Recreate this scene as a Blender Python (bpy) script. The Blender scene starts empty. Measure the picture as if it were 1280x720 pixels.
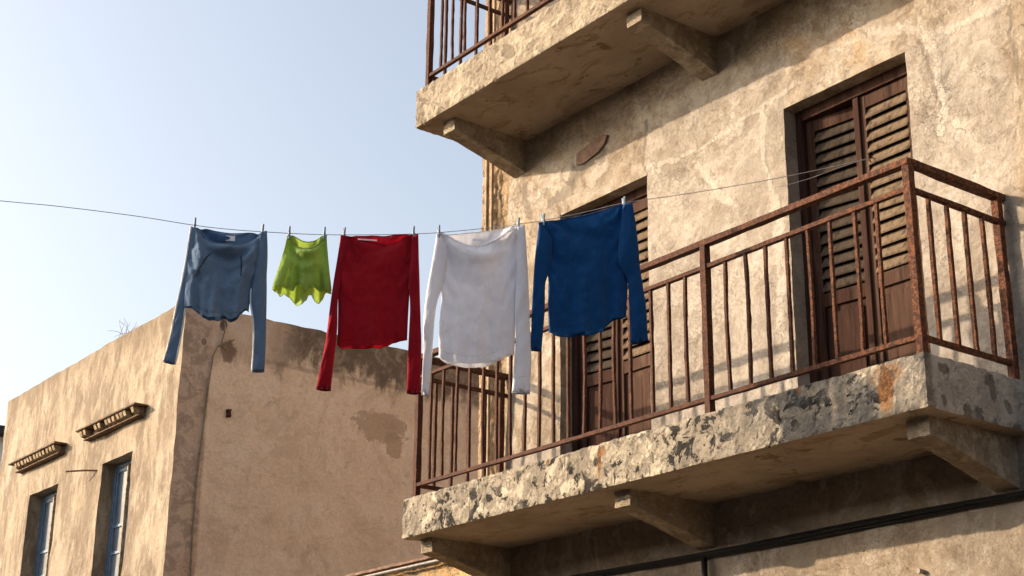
import bpy, bmesh, math, random
from mathutils import Vector, Matrix, noise as mn
R = math.radians
random.seed(7)
scene = bpy.context.scene
col = scene.collection

# ------------------------------------------------------------------ measured data (metres, camera at the origin)
H= [0.49101, 0.87115, 0.0]
NRM= [0.87115, -0.49101, 0.0]
LINE= [[-8.2372, 2.5914, 3.3634], [-8.1075, 2.8216, 3.354], [-7.9765, 3.0538, 3.3372], [-7.8446, 3.288, 3.3155], [-7.7093, 3.528, 3.2851], [-7.6116, 3.7014, 3.2722], [-7.5115, 3.879, 3.2689], [-7.3907, 4.0932, 3.27], [-7.2874, 4.2765, 3.2788], [-7.1858, 4.4568, 3.2933], [-7.0881, 4.6302, 3.3103], [-7.0196, 4.7517, 3.3271], [-6.9001, 4.9637, 3.3666], [-6.7865, 5.1653, 3.4116], [-6.7164, 5.2896, 3.4426], [-6.5962, 5.5029, 3.5105], [-6.4745, 5.7187, 3.5885], [-6.2836, 6.0574, 3.674], [-6.0371, 6.4948, 3.7974], [-5.8355, 6.8525, 3.9137], [-5.7073, 7.08, 3.9939]]
GARM= {"blue_jacket":{"origin":[-7.7133,3.5209,3.2743],"L":[[0.0001,-0.001],[-0.0008,-0.1056],[-0.0048,-0.2269],[-0.0076,-0.3614],[-0.0068,-0.4849]],"R":[[0.4271,-0.0083],[0.4172,-0.1042],[0.3919,-0.2758],[0.3668,-0.3734],[0.3558,-0.479]],"hem":[[-0.0068,-0.4849],[0.0375,-0.4872],[0.0693,-0.4996],[0.1028,-0.5355],[0.1438,-0.5522],[0.1791,-0.5526],[0.2174,-0.5316],[0.2541,-0.5509],[0.2894,-0.5489],[0.313,-0.5051],[0.3336,-0.4802],[0.3425,-0.4797],[0.3567,-0.4932]],"sl":[[[0.0001,-0.001],[-0.0159,-0.2276],[-0.0374,-0.4866],[-0.0596,-0.6475],[-0.0863,-0.8112]],[[0.082,-0.0761],[0.052,-0.2717],[0.01,-0.4745],[-0.0041,-0.6305],[-0.0259,-0.822]]],"sr":[[[0.3937,-0.0173],[0.3695,-0.2771],[0.3689,-0.4068],[0.3921,-0.5953],[0.3996,-0.8492]],[[0.4286,-0.0102],[0.4425,-0.2001],[0.4509,-0.3446],[0.4607,-0.5916],[0.4652,-0.8437]]],"droop":0.1075,"pegs":[[0.0196,0.0081,0.0166,0.0473],[0.4021,-0.007,0.3996,0.0324]]},"lime_top":{"origin":[-7.4464,3.9945,3.2565],"L":[[0.0,0.0],[-0.0167,-0.1042],[-0.0426,-0.2032],[-0.0648,-0.3204]],"R":[[0.2255,0.0117],[0.2373,-0.0886],[0.2523,-0.21],[0.2683,-0.3254]],"hem":[[-0.0648,-0.3204],[-0.0217,-0.3276],[0.0142,-0.3279],[0.0508,-0.3378],[0.0666,-0.2984],[0.0845,-0.2949],[0.1042,-0.3251],[0.1235,-0.3481],[0.1492,-0.3225],[0.1851,-0.3181],[0.2261,-0.323],[0.2681,-0.3206]],"hemb":[[-0.0643,-0.33],[-0.0382,-0.3525],[-0.0166,-0.3777],[0.0018,-0.3454],[0.0342,-0.3628],[0.0577,-0.3806],[0.0817,-0.408],[0.1044,-0.4116],[0.1258,-0.3912],[0.1416,-0.3495],[0.1552,-0.3511],[0.1747,-0.3788],[0.1974,-0.3824],[0.2191,-0.3643],[0.2354,-0.3297],[0.269,-0.3398]],"droop":0.0933,"pegs":[[0.0109,0.0081,0.0084,0.0524],[0.2116,0.0153,0.2096,0.0553]]},"red_sweater":{"origin":[-7.2963,4.2607,3.2727],"L":[[0.0001,-0.002],[0.0,-0.1497],[0.0007,-0.3104],[0.0067,-0.488],[0.0101,-0.6586]],"R":[[0.4428,0.0343],[0.429,-0.1239],[0.4105,-0.2721],[0.4045,-0.4421],[0.403,-0.6097]],"hem":[[0.0101,-0.6586],[0.0356,-0.6762],[0.0799,-0.6644],[0.1474,-0.6657],[0.2372,-0.6586],[0.2907,-0.6393],[0.3308,-0.6206],[0.3668,-0.614],[0.403,-0.6097]],"sl":[[[-0.0008,-0.002],[-0.0206,-0.2437],[-0.0508,-0.5578],[-0.0725,-0.7521],[-0.0949,-0.9228]],[[0.0492,-0.073],[0.0193,-0.2219],[0.0022,-0.3924],[0.001,-0.6072],[-0.0126,-0.9304]]],"sr":[[[0.411,0.0089],[0.4029,-0.2482],[0.4067,-0.3695],[0.4075,-0.6094],[0.4086,-0.9243]],[[0.4452,0.0309],[0.4575,-0.1468],[0.4726,-0.4576],[0.48,-0.6769],[0.4851,-0.9276]]],"droop":0.0444,"pegs":[[0.0182,0.0041,0.0163,0.0462],[0.4195,0.0368,0.4181,0.0817]]},"white_shirt":{"origin":[-7.0241,4.7437,3.323],"L":[[0.0,0.0],[0.0136,-0.1658],[0.0364,-0.3364],[0.0275,-0.5308],[0.0306,-0.7455]],"R":[[0.5054,0.0809],[0.4952,-0.1367],[0.478,-0.3208],[0.468,-0.5068],[0.4628,-0.7043]],"hem":[[0.0307,-0.7502],[0.0562,-0.7678],[0.0884,-0.7804],[0.1342,-0.7923],[0.1844,-0.7968],[0.2345,-0.792],[0.2846,-0.7838],[0.3348,-0.768],[0.3827,-0.7442],[0.4215,-0.7231],[0.4629,-0.7091]],"sl":[[[-0.0021,-0.0076],[-0.0308,-0.2424],[-0.0593,-0.5403],[-0.0617,-0.7738],[-0.0613,-0.9752]],[[0.0687,-0.1377],[0.0539,-0.2963],[0.0117,-0.4545],[-0.0099,-0.7617],[-0.0197,-0.9816]]],"sr":[[[0.47,0.0574],[0.4639,-0.3216],[0.4689,-0.5648],[0.4586,-0.7475],[0.449,-0.944]],[[0.5126,0.0752],[0.5333,-0.1842],[0.5493,-0.5024],[0.5551,-0.6948],[0.5534,-0.9451]]],"droop":0.1047,"pegs":[[0.0116,0.0032,0.0104,0.0508],[0.4793,0.0807,0.4789,0.1314]]},"navy_sweater":{"origin":[-6.7304,5.2647,3.424],"L":[[0.0,0.0],[0.0291,-0.1546],[0.0579,-0.3176],[0.0582,-0.4755],[0.0633,-0.6555]],"R":[[0.5577,0.1695],[0.5619,-0.0202],[0.5397,-0.204],[0.5299,-0.3745],[0.5201,-0.5528]],"hem":[[0.0633,-0.67],[0.1286,-0.681],[0.1894,-0.6802],[0.2596,-0.6741],[0.323,-0.661],[0.3631,-0.6418],[0.3963,-0.6255],[0.4108,-0.593],[0.4488,-0.5714],[0.4868,-0.5644],[0.5201,-0.5528]],"sl":[[[0.0,-0.0101],[-0.018,-0.2276],[-0.0376,-0.5297],[-0.0438,-0.6612],[-0.0477,-0.7865]],[[0.0813,-0.1011],[0.0673,-0.2922],[0.0416,-0.4026],[0.0305,-0.599],[0.0195,-0.7926]]],"sr":[[[0.5012,0.1348],[0.4725,-0.208],[0.5234,-0.3351],[0.53,-0.5228],[0.5363,-0.7273]],[[0.5599,0.1541],[0.5901,-0.0694],[0.6141,-0.3448],[0.6298,-0.5271],[0.6407,-0.7001]]],"droop":0.0253,"pegs":[[0.0286,0.0171,0.0284,0.0629],[0.5161,0.1564,0.5169,0.2107]]}}

WALL = 6.95          # street line of both houses
GROUND = -1.6
Hv = Vector(H); Nv = Vector(NRM)

# ------------------------------------------------------------------ node helpers
class Mat:
    def __init__(s, name, rough=.9, spec=.2):
        s.m = bpy.data.materials.new(name); s.m.use_nodes = True
        s.t = s.m.node_tree; s.t.nodes.clear()
        s.out = s.t.nodes.new('ShaderNodeOutputMaterial')
        s.b = s.t.nodes.new('ShaderNodeBsdfPrincipled')
        s.b.inputs['Roughness'].default_value = rough
        s.b.inputs['Specular IOR Level'].default_value = spec
        s.t.links.new(s.b.outputs[0], s.out.inputs[0])
        g = s.t.nodes.new('ShaderNodeNewGeometry'); s.pos = g.outputs['Position']
        sx = s.t.nodes.new('ShaderNodeSeparateXYZ'); s.t.links.new(s.pos, sx.inputs[0])
        s.X, s.Y, s.Z = sx.outputs
    def put(s, sock, v):
        if isinstance(v, bpy.types.NodeSocket): s.t.links.new(v, sock)
        elif isinstance(v, (tuple, list)) and sock.type == 'RGBA': sock.default_value = (*v[:3], 1)
        elif v is not None: sock.default_value = v
    def scale(s, v, sc, loc=(0, 0, 0), rot=(0, 0, 0)):
        n = s.t.nodes.new('ShaderNodeMapping'); s.put(n.inputs[0], v)
        n.inputs['Scale'].default_value = sc if not isinstance(sc, (int, float)) else (sc,)*3
        n.inputs['Location'].default_value = loc; n.inputs['Rotation'].default_value = rot
        return n.outputs[0]
    def noise(s, scale, detail=6, rough=.6, dist=0, vec=None, colr=False):
        n = s.t.nodes.new('ShaderNodeTexNoise'); s.put(n.inputs['Vector'], vec or s.pos)
        n.inputs['Scale'].default_value = scale; n.inputs['Detail'].default_value = detail
        n.inputs['Roughness'].default_value = rough; n.inputs['Distortion'].default_value = dist
        return n.outputs['Color' if colr else 'Fac']
    def vor(s, scale, feature='DISTANCE_TO_EDGE', vec=None, rnd=1):
        n = s.t.nodes.new('ShaderNodeTexVoronoi'); n.feature = feature; s.put(n.inputs['Vector'], vec or s.pos)
        n.inputs['Scale'].default_value = scale; n.inputs['Randomness'].default_value = rnd
        return n.outputs['Distance']
    def math(s, op, a, b=0, c=None, clamp=False):
        n = s.t.nodes.new('ShaderNodeMath'); n.operation = op; n.use_clamp = clamp
        s.put(n.inputs[0], a); s.put(n.inputs[1], b)
        if c is not None: s.put(n.inputs[2], c)
        return n.outputs[0]
    def vadd(s, a, b, k=1):
        n = s.t.nodes.new('ShaderNodeVectorMath'); n.operation = 'MULTIPLY_ADD'
        s.put(n.inputs[0], b); n.inputs[1].default_value = (k, k, k); s.put(n.inputs[2], a)
        return n.outputs[0]
    def step(s, f, lo, hi, a=0., b=1.):
        n = s.t.nodes.new('ShaderNodeMapRange'); n.interpolation_type = 'SMOOTHSTEP'
        s.put(n.inputs['Value'], f)
        inv = lo > hi
        n.inputs['From Min'].default_value = min(lo, hi); n.inputs['From Max'].default_value = max(lo, hi)
        n.inputs['To Min'].default_value = b if inv else a; n.inputs['To Max'].default_value = a if inv else b
        return n.outputs['Result']
    def mix(s, f, a, b, mode='MIX'):
        n = s.t.nodes.new('ShaderNodeMix'); n.data_type = 'RGBA'; n.blend_type = mode
        s.put(n.inputs[0], f); s.put(n.inputs[6], a); s.put(n.inputs[7], b)
        return n.outputs[2]
    def mul(s, *a):
        r = a[0]
        for b in a[1:]: r = s.math('MULTIPLY', r, b)
        return r
    def band(s, v, a, b, soft=.03):
        return s.mul(s.step(v, a-soft, a+soft), s.step(v, b+soft, b-soft))
    def bump(s, h, strength, dist, prev=None):
        n = s.t.nodes.new('ShaderNodeBump'); n.inputs['Strength'].default_value = strength
        n.inputs['Distance'].default_value = dist; s.put(n.inputs['Height'], h)
        if prev is not None: s.t.links.new(prev, n.inputs['Normal'])
        return n.outputs[0]
    def attr(s, name):
        n = s.t.nodes.new('ShaderNodeAttribute'); n.attribute_name = name; return n.outputs['Fac']
    def finish(s, color=None, normal=None, rough=None, tone=1.):
        if tone != 1: color = s.mix(1., color, (tone,)*3, 'MULTIPLY')
        if color is not None: s.put(s.b.inputs['Base Color'], color)
        if normal is not None: s.t.links.new(normal, s.b.inputs['Normal'])
        if rough is not None: s.put(s.b.inputs['Roughness'], rough)
        return s.m

def blob(m, x, z, rx, rz, wob, edge=.25):
    """soft elliptical stain with a noisy outline on a wall that faces the street"""
    a = m.math('POWER', m.math('DIVIDE', m.math('SUBTRACT', m.X, x), rx), 2)
    b = m.math('POWER', m.math('DIVIDE', m.math('SUBTRACT', m.Z, z), rz), 2)
    d = m.math('ADD', m.math('ADD', a, b), m.math('MULTIPLY', m.math('SUBTRACT', wob, .5), 2.6))
    return m.step(d, 1+edge, 1-edge)

# ------------------------------------------------------------------ materials
WEAR = (
        (((-7.62, 4.56), (-7.11, 4.51), (-6.80, 4.53), (-6.58, 4.59), (-6.35, 4.615), (-6.17, 4.65)), .016, (.72, .66, .55), .85),
        (((-6.78, 4.50), (-6.66, 4.545)), .052, (.74, .67, .56), .9),
        (((-6.50, 4.57), (-6.465, 4.34), (-6.486, 4.16), (-6.415, 3.93)), .020, (.70, .64, .54), .75),
        (((-6.42, 3.9), (-6.40, 3.2), (-6.36, 2.6)), .040, (.66, .60, .51), .5),
        (((-5.84, 4.74), (-5.66, 4.75), (-5.47, 4.70), (-5.31, 4.66), (-5.19, 4.60), (-5.10, 4.53)), .035, (.72, .64, .51), .7),
        (((-5.15, 4.56), (-5.08, 4.43), (-5.084, 4.27), (-5.03, 4.02), (-5.06, 3.9)), .030, (.74, .68, .59), .85),
        (((-5.03, 4.55), (-4.80, 4.50), (-4.62, 4.52)), .030, (.70, .60, .46), .6),
        (((-7.12, 4.42), (-6.92, 4.14), (-6.78, 3.96)), .030, (.64, .57, .47), .5),
        (((-8.30, 4.66), (-8.08, 4.75)), .05, (.74, .65, .51), .85),
        (((-8.95, 4.74), (-8.80, 4.80), (-8.62, 4.86)), .028, (.72, .63, .49), .7),
        (((-8.72, 4.66), (-8.50, 4.70), (-8.30, 4.82), (-8.12, 4.84)), .055, (.25, .20, .15), .7),
        (((-9.06, 4.88), (-9.0, 4.6)), .04, (.30, .24, .18), .5),
        (((-5.22, 4.55), (-5.165, 4.50), (-5.135, 4.37), (-5.12, 4.22), (-5.06, 4.08)), .016, (.14, .125, .11), .8),
        (((-4.56, 4.9), (-4.56, 4.53), (-4.541, 4.2), (-4.552, 3.87), (-4.60, 3.68)), .012, (.20, .15, .11), .6),
        (((-7.635, 4.95), (-7.64, 4.6), (-7.62, 4.5)), .014, (.22, .17, .13), .6))
def plaster_facade():
    m = Mat('weathered_facade_plaster')
    wv = m.noise(2.2, 4, .6, colr=True)
    wp = m.vadd(m.pos, wv, .55)
    n1 = m.noise(1.1, 7, .62, .6); n2 = m.noise(3.4, 8, .68, .8, wp); n3 = m.noise(13, 7, .7, .3); n4 = m.noise(55, 5, .7)
    c = m.mix(m.step(n1, .38, .62), (.46, .355, .245), (.54, .455, .355))
    c = m.mix(m.mul(m.step(n2, .50, .58), .85), c, (.330, .250, .170))
    n5 = m.noise(1.9, 8, .66, 1.4, m.scale(m.pos, 1, (9, 3, 2)))
    c = m.mix(m.mul(m.step(n5, .53, .60), .7), c, (.63, .545, .425))
    c = m.mix(m.mul(m.step(m.noise(1.5, 7, .66, .6, m.scale(m.pos, 1, (3, 1, 7))), .54, .62), m.step(m.Z, 4.3, 4.7), .75), c, (.52, .355, .19))
    c = m.mix(m.mul(m.step(m.noise(5.5, 8, .7, .9, m.scale(m.pos, (1, 1, .6), (2, 6, 1))), .56, .63), .5), c, (.285, .215, .15))
    c = m.mix(m.mul(m.step(m.noise(8, 7, .7, .4, m.scale(m.pos, 1, (6, 6, 1))), .57, .62), .45), c, (.66, .58, .47))
    # greyer lime plaster coat between the doors and right of the second one
    wob = m.noise(3.0, 6, .65); wx = m.math('ADD', m.X, m.math('MULTIPLY', m.math('SUBTRACT', wob, .5), .22))
    wz = m.math('ADD', m.Z, m.math('MULTIPLY', m.math('SUBTRACT', wob, .5), .5))
    g1 = m.mul(m.band(wx, -7.66, -6.28, .03), m.step(wz, 4.98, 4.86))
    g2 = m.mul(m.band(wx, -5.33, -4.62, .04), m.step(wz, 4.62, 4.50))
    g = m.math('MAXIMUM', g1, g2)
    gc = m.mix(m.step(n2, .42, .60), (.44, .385, .32), (.60, .535, .455))
    gc = m.mix(m.mul(m.step(n5, .52, .6), .6), gc, (.36, .30, .245))
    c = m.mix(m.mul(g, .82), c, gc)
    # rougher brown render at the far right
    c = m.mix(m.mul(m.step(wx, -4.60, -4.50), .6), c, m.mix(n3, (.26, .19, .12), (.50, .38, .25)))
    # grey soot streak beside the second door, pale scraped patches over the first
    sk = m.mul(m.band(wx, -5.06, -4.99, .05), m.band(wz, 4.12, 4.58, .14))
    c = m.mix(m.mul(sk, m.step(n3, .35, .6), .85), c, (.15, .135, .12))
    wb = m.noise(6, 6, .7)
    # smooth grey dado close to the balcony floors
    lo = m.math('ADD', m.Z, m.math('MULTIPLY', m.math('SUBTRACT', wob, .5), .35))
    c = m.mix(m.mul(m.band(lo, 2.2, 2.74, .05), .55), c, (.46, .425, .39))
    # below the balcony: dirtier wall; shade under both slabs painted as dark bands
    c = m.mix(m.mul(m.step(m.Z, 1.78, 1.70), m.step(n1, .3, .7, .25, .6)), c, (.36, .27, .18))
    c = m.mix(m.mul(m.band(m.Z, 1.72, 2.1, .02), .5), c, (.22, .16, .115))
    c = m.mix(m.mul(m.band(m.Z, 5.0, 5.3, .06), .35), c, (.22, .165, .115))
    # broad worn and dirty areas
    c = m.mix(m.step(m.noise(1.25, 9, .70, .9, m.scale(m.pos, 1, (11, 4, 5))), .40, .60, .0, .50), c, m.mix(1., c, (.58, .55, .52), 'MULTIPLY'))
    c = m.mix(m.mul(m.step(m.noise(4.2, 9, .74, 1.2, m.scale(m.pos, 1, (1, 14, 5))), .50, .60), .65), c, m.mix(1., c, (.66, .62, .58), 'MULTIPLY'))
    c = m.mix(m.mul(m.step(m.noise(2.7, 9, .72, 1.0, m.scale(m.pos, 1, (8, 1, 15))), .52, .62), .45), c, (.66, .59, .49))
    # mended seams, scraped strips and soot (distance fields stored on the wall's vertices)
    nz = m.math('MULTIPLY', m.math('SUBTRACT', m.noise(15, 7, .75, .8), .5), 3.6)
    raised = m.step(m.math('ADD', m.attr('mend'), nz), 1.5, .6)
    c = m.mix(m.mul(raised, .48), c, (.70, .63, .53))
    c = m.mix(m.mul(m.step(m.math('ADD', m.attr('soot'), nz), 1.3, .7), .72), c, (.20, .165, .13))
    # hairline cracks and trowel scratches
    cp = m.vadd(m.pos, m.noise(5, 5, .7, colr=True), .30)
    ck = m.mul(m.step(m.vor(4.5, vec=cp), .012, .0), m.step(m.noise(2.3, 3), .50, .60))
    ck2 = m.mul(m.step(m.vor(19, vec=m.vadd(m.pos, m.noise(14, 4, .7, colr=True), .12)), .030, .0), m.step(m.noise(1.6, 3, vec=m.scale(m.pos, 1, (5, 5, 5))), .44, .58))
    c = m.mix(m.mul(ck, .55), c, (.17, .12, .08))
    c = m.mix(m.mul(ck2, .55), c, (.22, .165, .11))
    hs = m.noise(24, 6, .8, 2.5, m.scale(m.pos, 1, (1, 1, 9)))
    c = m.mix(m.mul(m.step(m.math('ABSOLUTE', m.math('SUBTRACT', hs, .5)), .012, .0), m.math('ADD', .25, m.mul(g, .4))), c, (.27, .21, .155))
    c = m.mix(m.mul(m.step(n4, .38, .66, .0, .42), m.step(m.noise(1.7, 3), .4, .6, .4, 1.)), c, (.24, .18, .125))
    c = m.mix(m.mul(m.step(n3, .56, .62), .45), c, (.30, .23, .16))
    pit = m.step(m.vor(26, 'F1', rnd=1), .16, .10)
    pit = m.mul(pit, m.step(m.noise(4, 2), .55, .62))
    c = m.mix(m.mul(pit, .5), c, (.16, .12, .09))
    h = m.math('ADD', m.math('ADD', m.math('MULTIPLY', n3, .8), m.math('MULTIPLY', n2, 1.2)), m.math('MULTIPLY', raised, .5))
    nm = m.bump(h, .5, .018)
    nm = m.bump(m.math('SUBTRACT', m.math('MULTIPLY', n4, .8), m.math('ADD', m.math('MULTIPLY', ck, 1.0), m.math('MULTIPLY', m.math('ADD', ck2, pit), .5))), .75, .008, nm)
    sc = m.noise(38, 7, .8, 1.2, m.scale(m.pos, (1, 1, .5), rot=(0, .6, 0)))
    nm = m.bump(sc, .5, .007, nm)
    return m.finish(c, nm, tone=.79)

def stone_ochre(name='exposed_ochre_stone', tint=(.36, .25, .145)):
    m = Mat(name)
    n1 = m.noise(4, 7, .65, .8); n2 = m.noise(17, 7, .7); n3 = m.noise(60, 4, .7)
    c = m.mix(m.step(n1, .35, .65), tint, tuple(v*.72 for v in tint))
    c = m.mix(m.mul(m.step(m.noise(2.6, 8, .7, 1), .54, .6), .75), c, (.26, .19, .12))
    c = m.mix(m.mul(m.step(n2, .56, .66), .75), c, (.13, .09, .055))
    c = m.mix(m.mul(m.step(m.vor(3.2, vec=m.vadd(m.pos, m.noise(4, 3, colr=True), .25)), .025, 0), .7), c, (.12, .085, .06))
    c = m.mix(m.mul(m.step(n3, .55, .72), .5), c, (.62, .47, .29))
    nm = m.bump(n1, .8, .05); nm = m.bump(n2, .8, .025, nm); nm = m.bump(n3, .6, .006, nm)
    return m.finish(c, nm)

def concrete(name, lichen=1.0, warm=0.0, special=False, soff=None):
    m = Mat(name)
    wv = m.noise(5, 5, .65, colr=True); wp = m.vadd(m.pos, wv, .35)
    n1 = m.noise(2.2, 7, .65, .5); n2 = m.noise(6, 8, .70, .4, wp); n3 = m.noise(28, 7, .72); n4 = m.noise(95, 4, .7)
    base = m.mix(m.step(n1, .35, .65), (.39, .325, .24), (.50, .425, .32))
    base = m.mix(m.mul(m.step(n2, .49, .57), .8), base, (.64, .555, .41))
    base = m.mix(m.mul(m.step(m.noise(5.5, 8, .7, 1, m.scale(m.pos, 1, (4, 4, 4))), .52, .62), .6), base, (.25, .205, .155))
    base = m.mix(m.mul(m.step(n3, .57, .62), .75 * lichen), base, (.10, .085, .07))
    base = m.mix(m.mul(m.step(m.noise(16, 7, .75, .8, wp), .54, .58), .8), base, (.19, .16, .125))
    zone = m.step(m.noise(1.6, 3, .5, 0, m.scale(m.pos, 1, (3, 0, 0))), .42, .54)
    li = m.mul(m.step(m.noise(7.5, 7, .66, .6, m.scale(m.pos, 1, (1, 8, 3))), .535, .56), zone)
    li = m.math('MAXIMUM', li, m.mul(m.step(m.noise(15, 6, .7, .4, m.scale(m.pos, 1, (2, 8, 3))), .575, .60), m.step(m.noise(2.6, 3), .45, .55)))
    c = m.mix(m.mul(m.step(m.noise(3.6, 7, .68, .7, m.scale(m.pos, 1, (0, 3, 12))), .46, .62), .6 * lichen), base, (.235, .195, .15))
    c = m.mix(m.mul(m.step(m.noise(5.2, 6, .6, .6, m.scale(m.pos, 1, (5, 3, 2))), .55, .59), .75), c, (.72, .63, .47))
    c = m.mix(m.mul(li, .96 * lichen), c, (.016, .014, .013))
    sp = m.mul(m.step(m.vor(20, 'F1'), .22, .15), m.step(m.noise(3.3, 3), .54, .58))
    c = m.mix(m.mul(sp, .8 * lichen), c, (.06, .05, .045))
    hgt = m.math('ADD', m.math('MULTIPLY', n2, 1.3), m.math('SUBTRACT', n3, m.math('MULTIPLY', m.math('ADD', li, sp), .5)))
    if special:
        # laundry's cast shadow painted dark toward the right end; rust stains over it
        wob = m.noise(7, 6, .7)
        dz = m.mul(m.step(m.math('ADD', m.X, m.math('MULTIPLY', wob, .9)), -6.0, -5.3), m.step(m.noise(4.2, 8, .72, .8), .40, .54))
        c = m.mix(m.mul(dz, .5), c, m.mix(n3, (.055, .053, .055), (.30, .28, .265)))
        gy = m.step(m.Y, 6.16, 6.20)     # end face: big grey lichen plates between pale mortar lines
        vv = m.vor(8.5, 'F1', vec=m.vadd(m.pos, m.noise(7, 6, .7, colr=True), .22), rnd=.8)
        vf = m.mul(m.step(vv, .46, .36), m.step(m.noise(3.4, 3, vec=m.scale(m.pos, 1, (0, 2, 0))), .40, .50), m.step(n3, .35, .5, .5, 1.))
        pl = m.mix(m.mul(vf, .85), m.mix(m.step(n2, .45, .55), (.66, .60, .53), (.50, .45, .39)), (.17, .15, .125))
        c = m.mix(m.mul(gy, .95), c, pl)
        for (x, z, rx, rz, k) in ((-4.95, 2.25, .11, .06, .55), (-4.96, 2.16, .045, .12, .85), (-7.21, 2.20, .016, .12, .9), (-7.18, 2.27, .03, .03, .7), (-5.55, 2.30, .02, .025, .8), (-7.72, 2.29, .02, .02, .8)):
            c = m.mix(m.mul(blob(m, x, z, rx, rz, wob, .6), k), c, m.mix(m.step(n3, .42, .56), (.40, .175, .045), (.15, .06, .025)))
    if warm:
        c = m.mix(warm, c, (.42, .31, .20))
    nm = m.bump(hgt, .9, .022); nm = m.bump(n4, .6, .005, nm)
    return m.finish(c, nm, tone=.80)

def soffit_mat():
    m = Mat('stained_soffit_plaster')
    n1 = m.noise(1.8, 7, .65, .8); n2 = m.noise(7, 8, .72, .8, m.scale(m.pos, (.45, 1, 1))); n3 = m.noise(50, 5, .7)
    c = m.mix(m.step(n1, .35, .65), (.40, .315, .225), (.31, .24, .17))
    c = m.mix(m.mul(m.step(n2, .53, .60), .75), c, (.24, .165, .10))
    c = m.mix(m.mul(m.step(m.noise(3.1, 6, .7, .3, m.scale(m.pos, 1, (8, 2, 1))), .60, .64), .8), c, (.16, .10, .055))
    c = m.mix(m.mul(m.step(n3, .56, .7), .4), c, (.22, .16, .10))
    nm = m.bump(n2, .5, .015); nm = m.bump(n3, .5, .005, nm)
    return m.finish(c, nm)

def rust(name='rusty_iron', k=1.0):
    m = Mat(name, .85, .25)
    n1 = m.noise(40, 7, .75); n2 = m.noise(130, 5, .8); n3 = m.noise(6, 4)
    c = m.mix(m.step(n1, .38, .62), (.040*k, .016*k, .011*k), (.095*k, .034*k, .016*k))
    c = m.mix(m.mul(m.step(n2, .55, .64), m.step(n3, .40, .60)), c, (.36*k, .155*k, .05*k))
    c = m.mix(m.mul(m.step(m.X, -6.2, -4.9), m.step(n1, .48, .56), .45), c, (.24, .085, .03))
    c = m.mix(m.mul(m.step(n2, .44, .36), .7), c, (.035, .016, .012))
    nm = m.bump(n1, .6, .006); nm = m.bump(n2, .9, .004, nm)
    return m.finish(c, nm)

def wood(name, a, b, peel, k=.5):
    m = Mat(name, .92, .08)
    gr = m.noise(30, 6, .65, .3, m.scale(m.pos, (1, 1, .07))); n1 = m.noise(6, 6, .7, .4, m.scale(m.pos, (1, 1, .3))); n2 = m.noise(90, 3)
    c = m.mix(m.step(gr, .35, .65), a, b)
    c = m.mix(m.mul(m.step(n1, .54, .64), k), c, peel)
    c = m.mix(m.mul(m.step(gr, .42, .34), .7), c, tuple(v*.35 for v in a))
    nm = m.bump(gr, .6, .006); nm = m.bump(n2, .3, .002, nm)
    return m.finish(c, nm)

def house_front():
    m = Mat('golden_streaked_plaster')
    st = m.scale(m.pos, (1, 1, .38), rot=(0, .22, 0))
    n1 = m.noise(2.6, 7, .62, .7, st); n2 = m.noise(7.5, 7, .68, .5, st); n3 = m.noise(30, 6, .7); n0 = m.noise(.8, 5, .6)
    c = m.mix(m.step(n0, .35, .65), (.50, .385, .265), (.58, .465, .335))
    c = m.mix(m.mul(m.step(n1, .43, .57), .92), c, (.265, .195, .130))
    c = m.mix(m.mul(m.step(m.noise(3.4, 9, .74, .8, m.scale(st, 1, (4, 2, 2))), .48, .62), .6), c, (.64, .53, .385))
    c = m.mix(m.mul(m.step(n2, .49, .60), .65), c, (.31, .235, .16))
    c = m.mix(m.mul(m.step(m.noise(14, 8, .75, .3, st), .50, .64), .5), c, (.66, .56, .42))
    top = m.mul(m.step(m.math('ADD', m.Z, m.math('MULTIPLY', n1, .9)), 5.55, 6.1), .6)
    c = m.mix(top, c, (.22, .155, .095))
    c = m.mix(m.step(n3, .35, .75, 0, .4), c, (.25, .17, .10))
    nm = m.bump(n1, .5, .05); nm = m.bump(n2, .5, .02, nm); nm = m.bump(n3, .6, .008, nm)
    return m.finish(c, nm, tone=.66)

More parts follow.
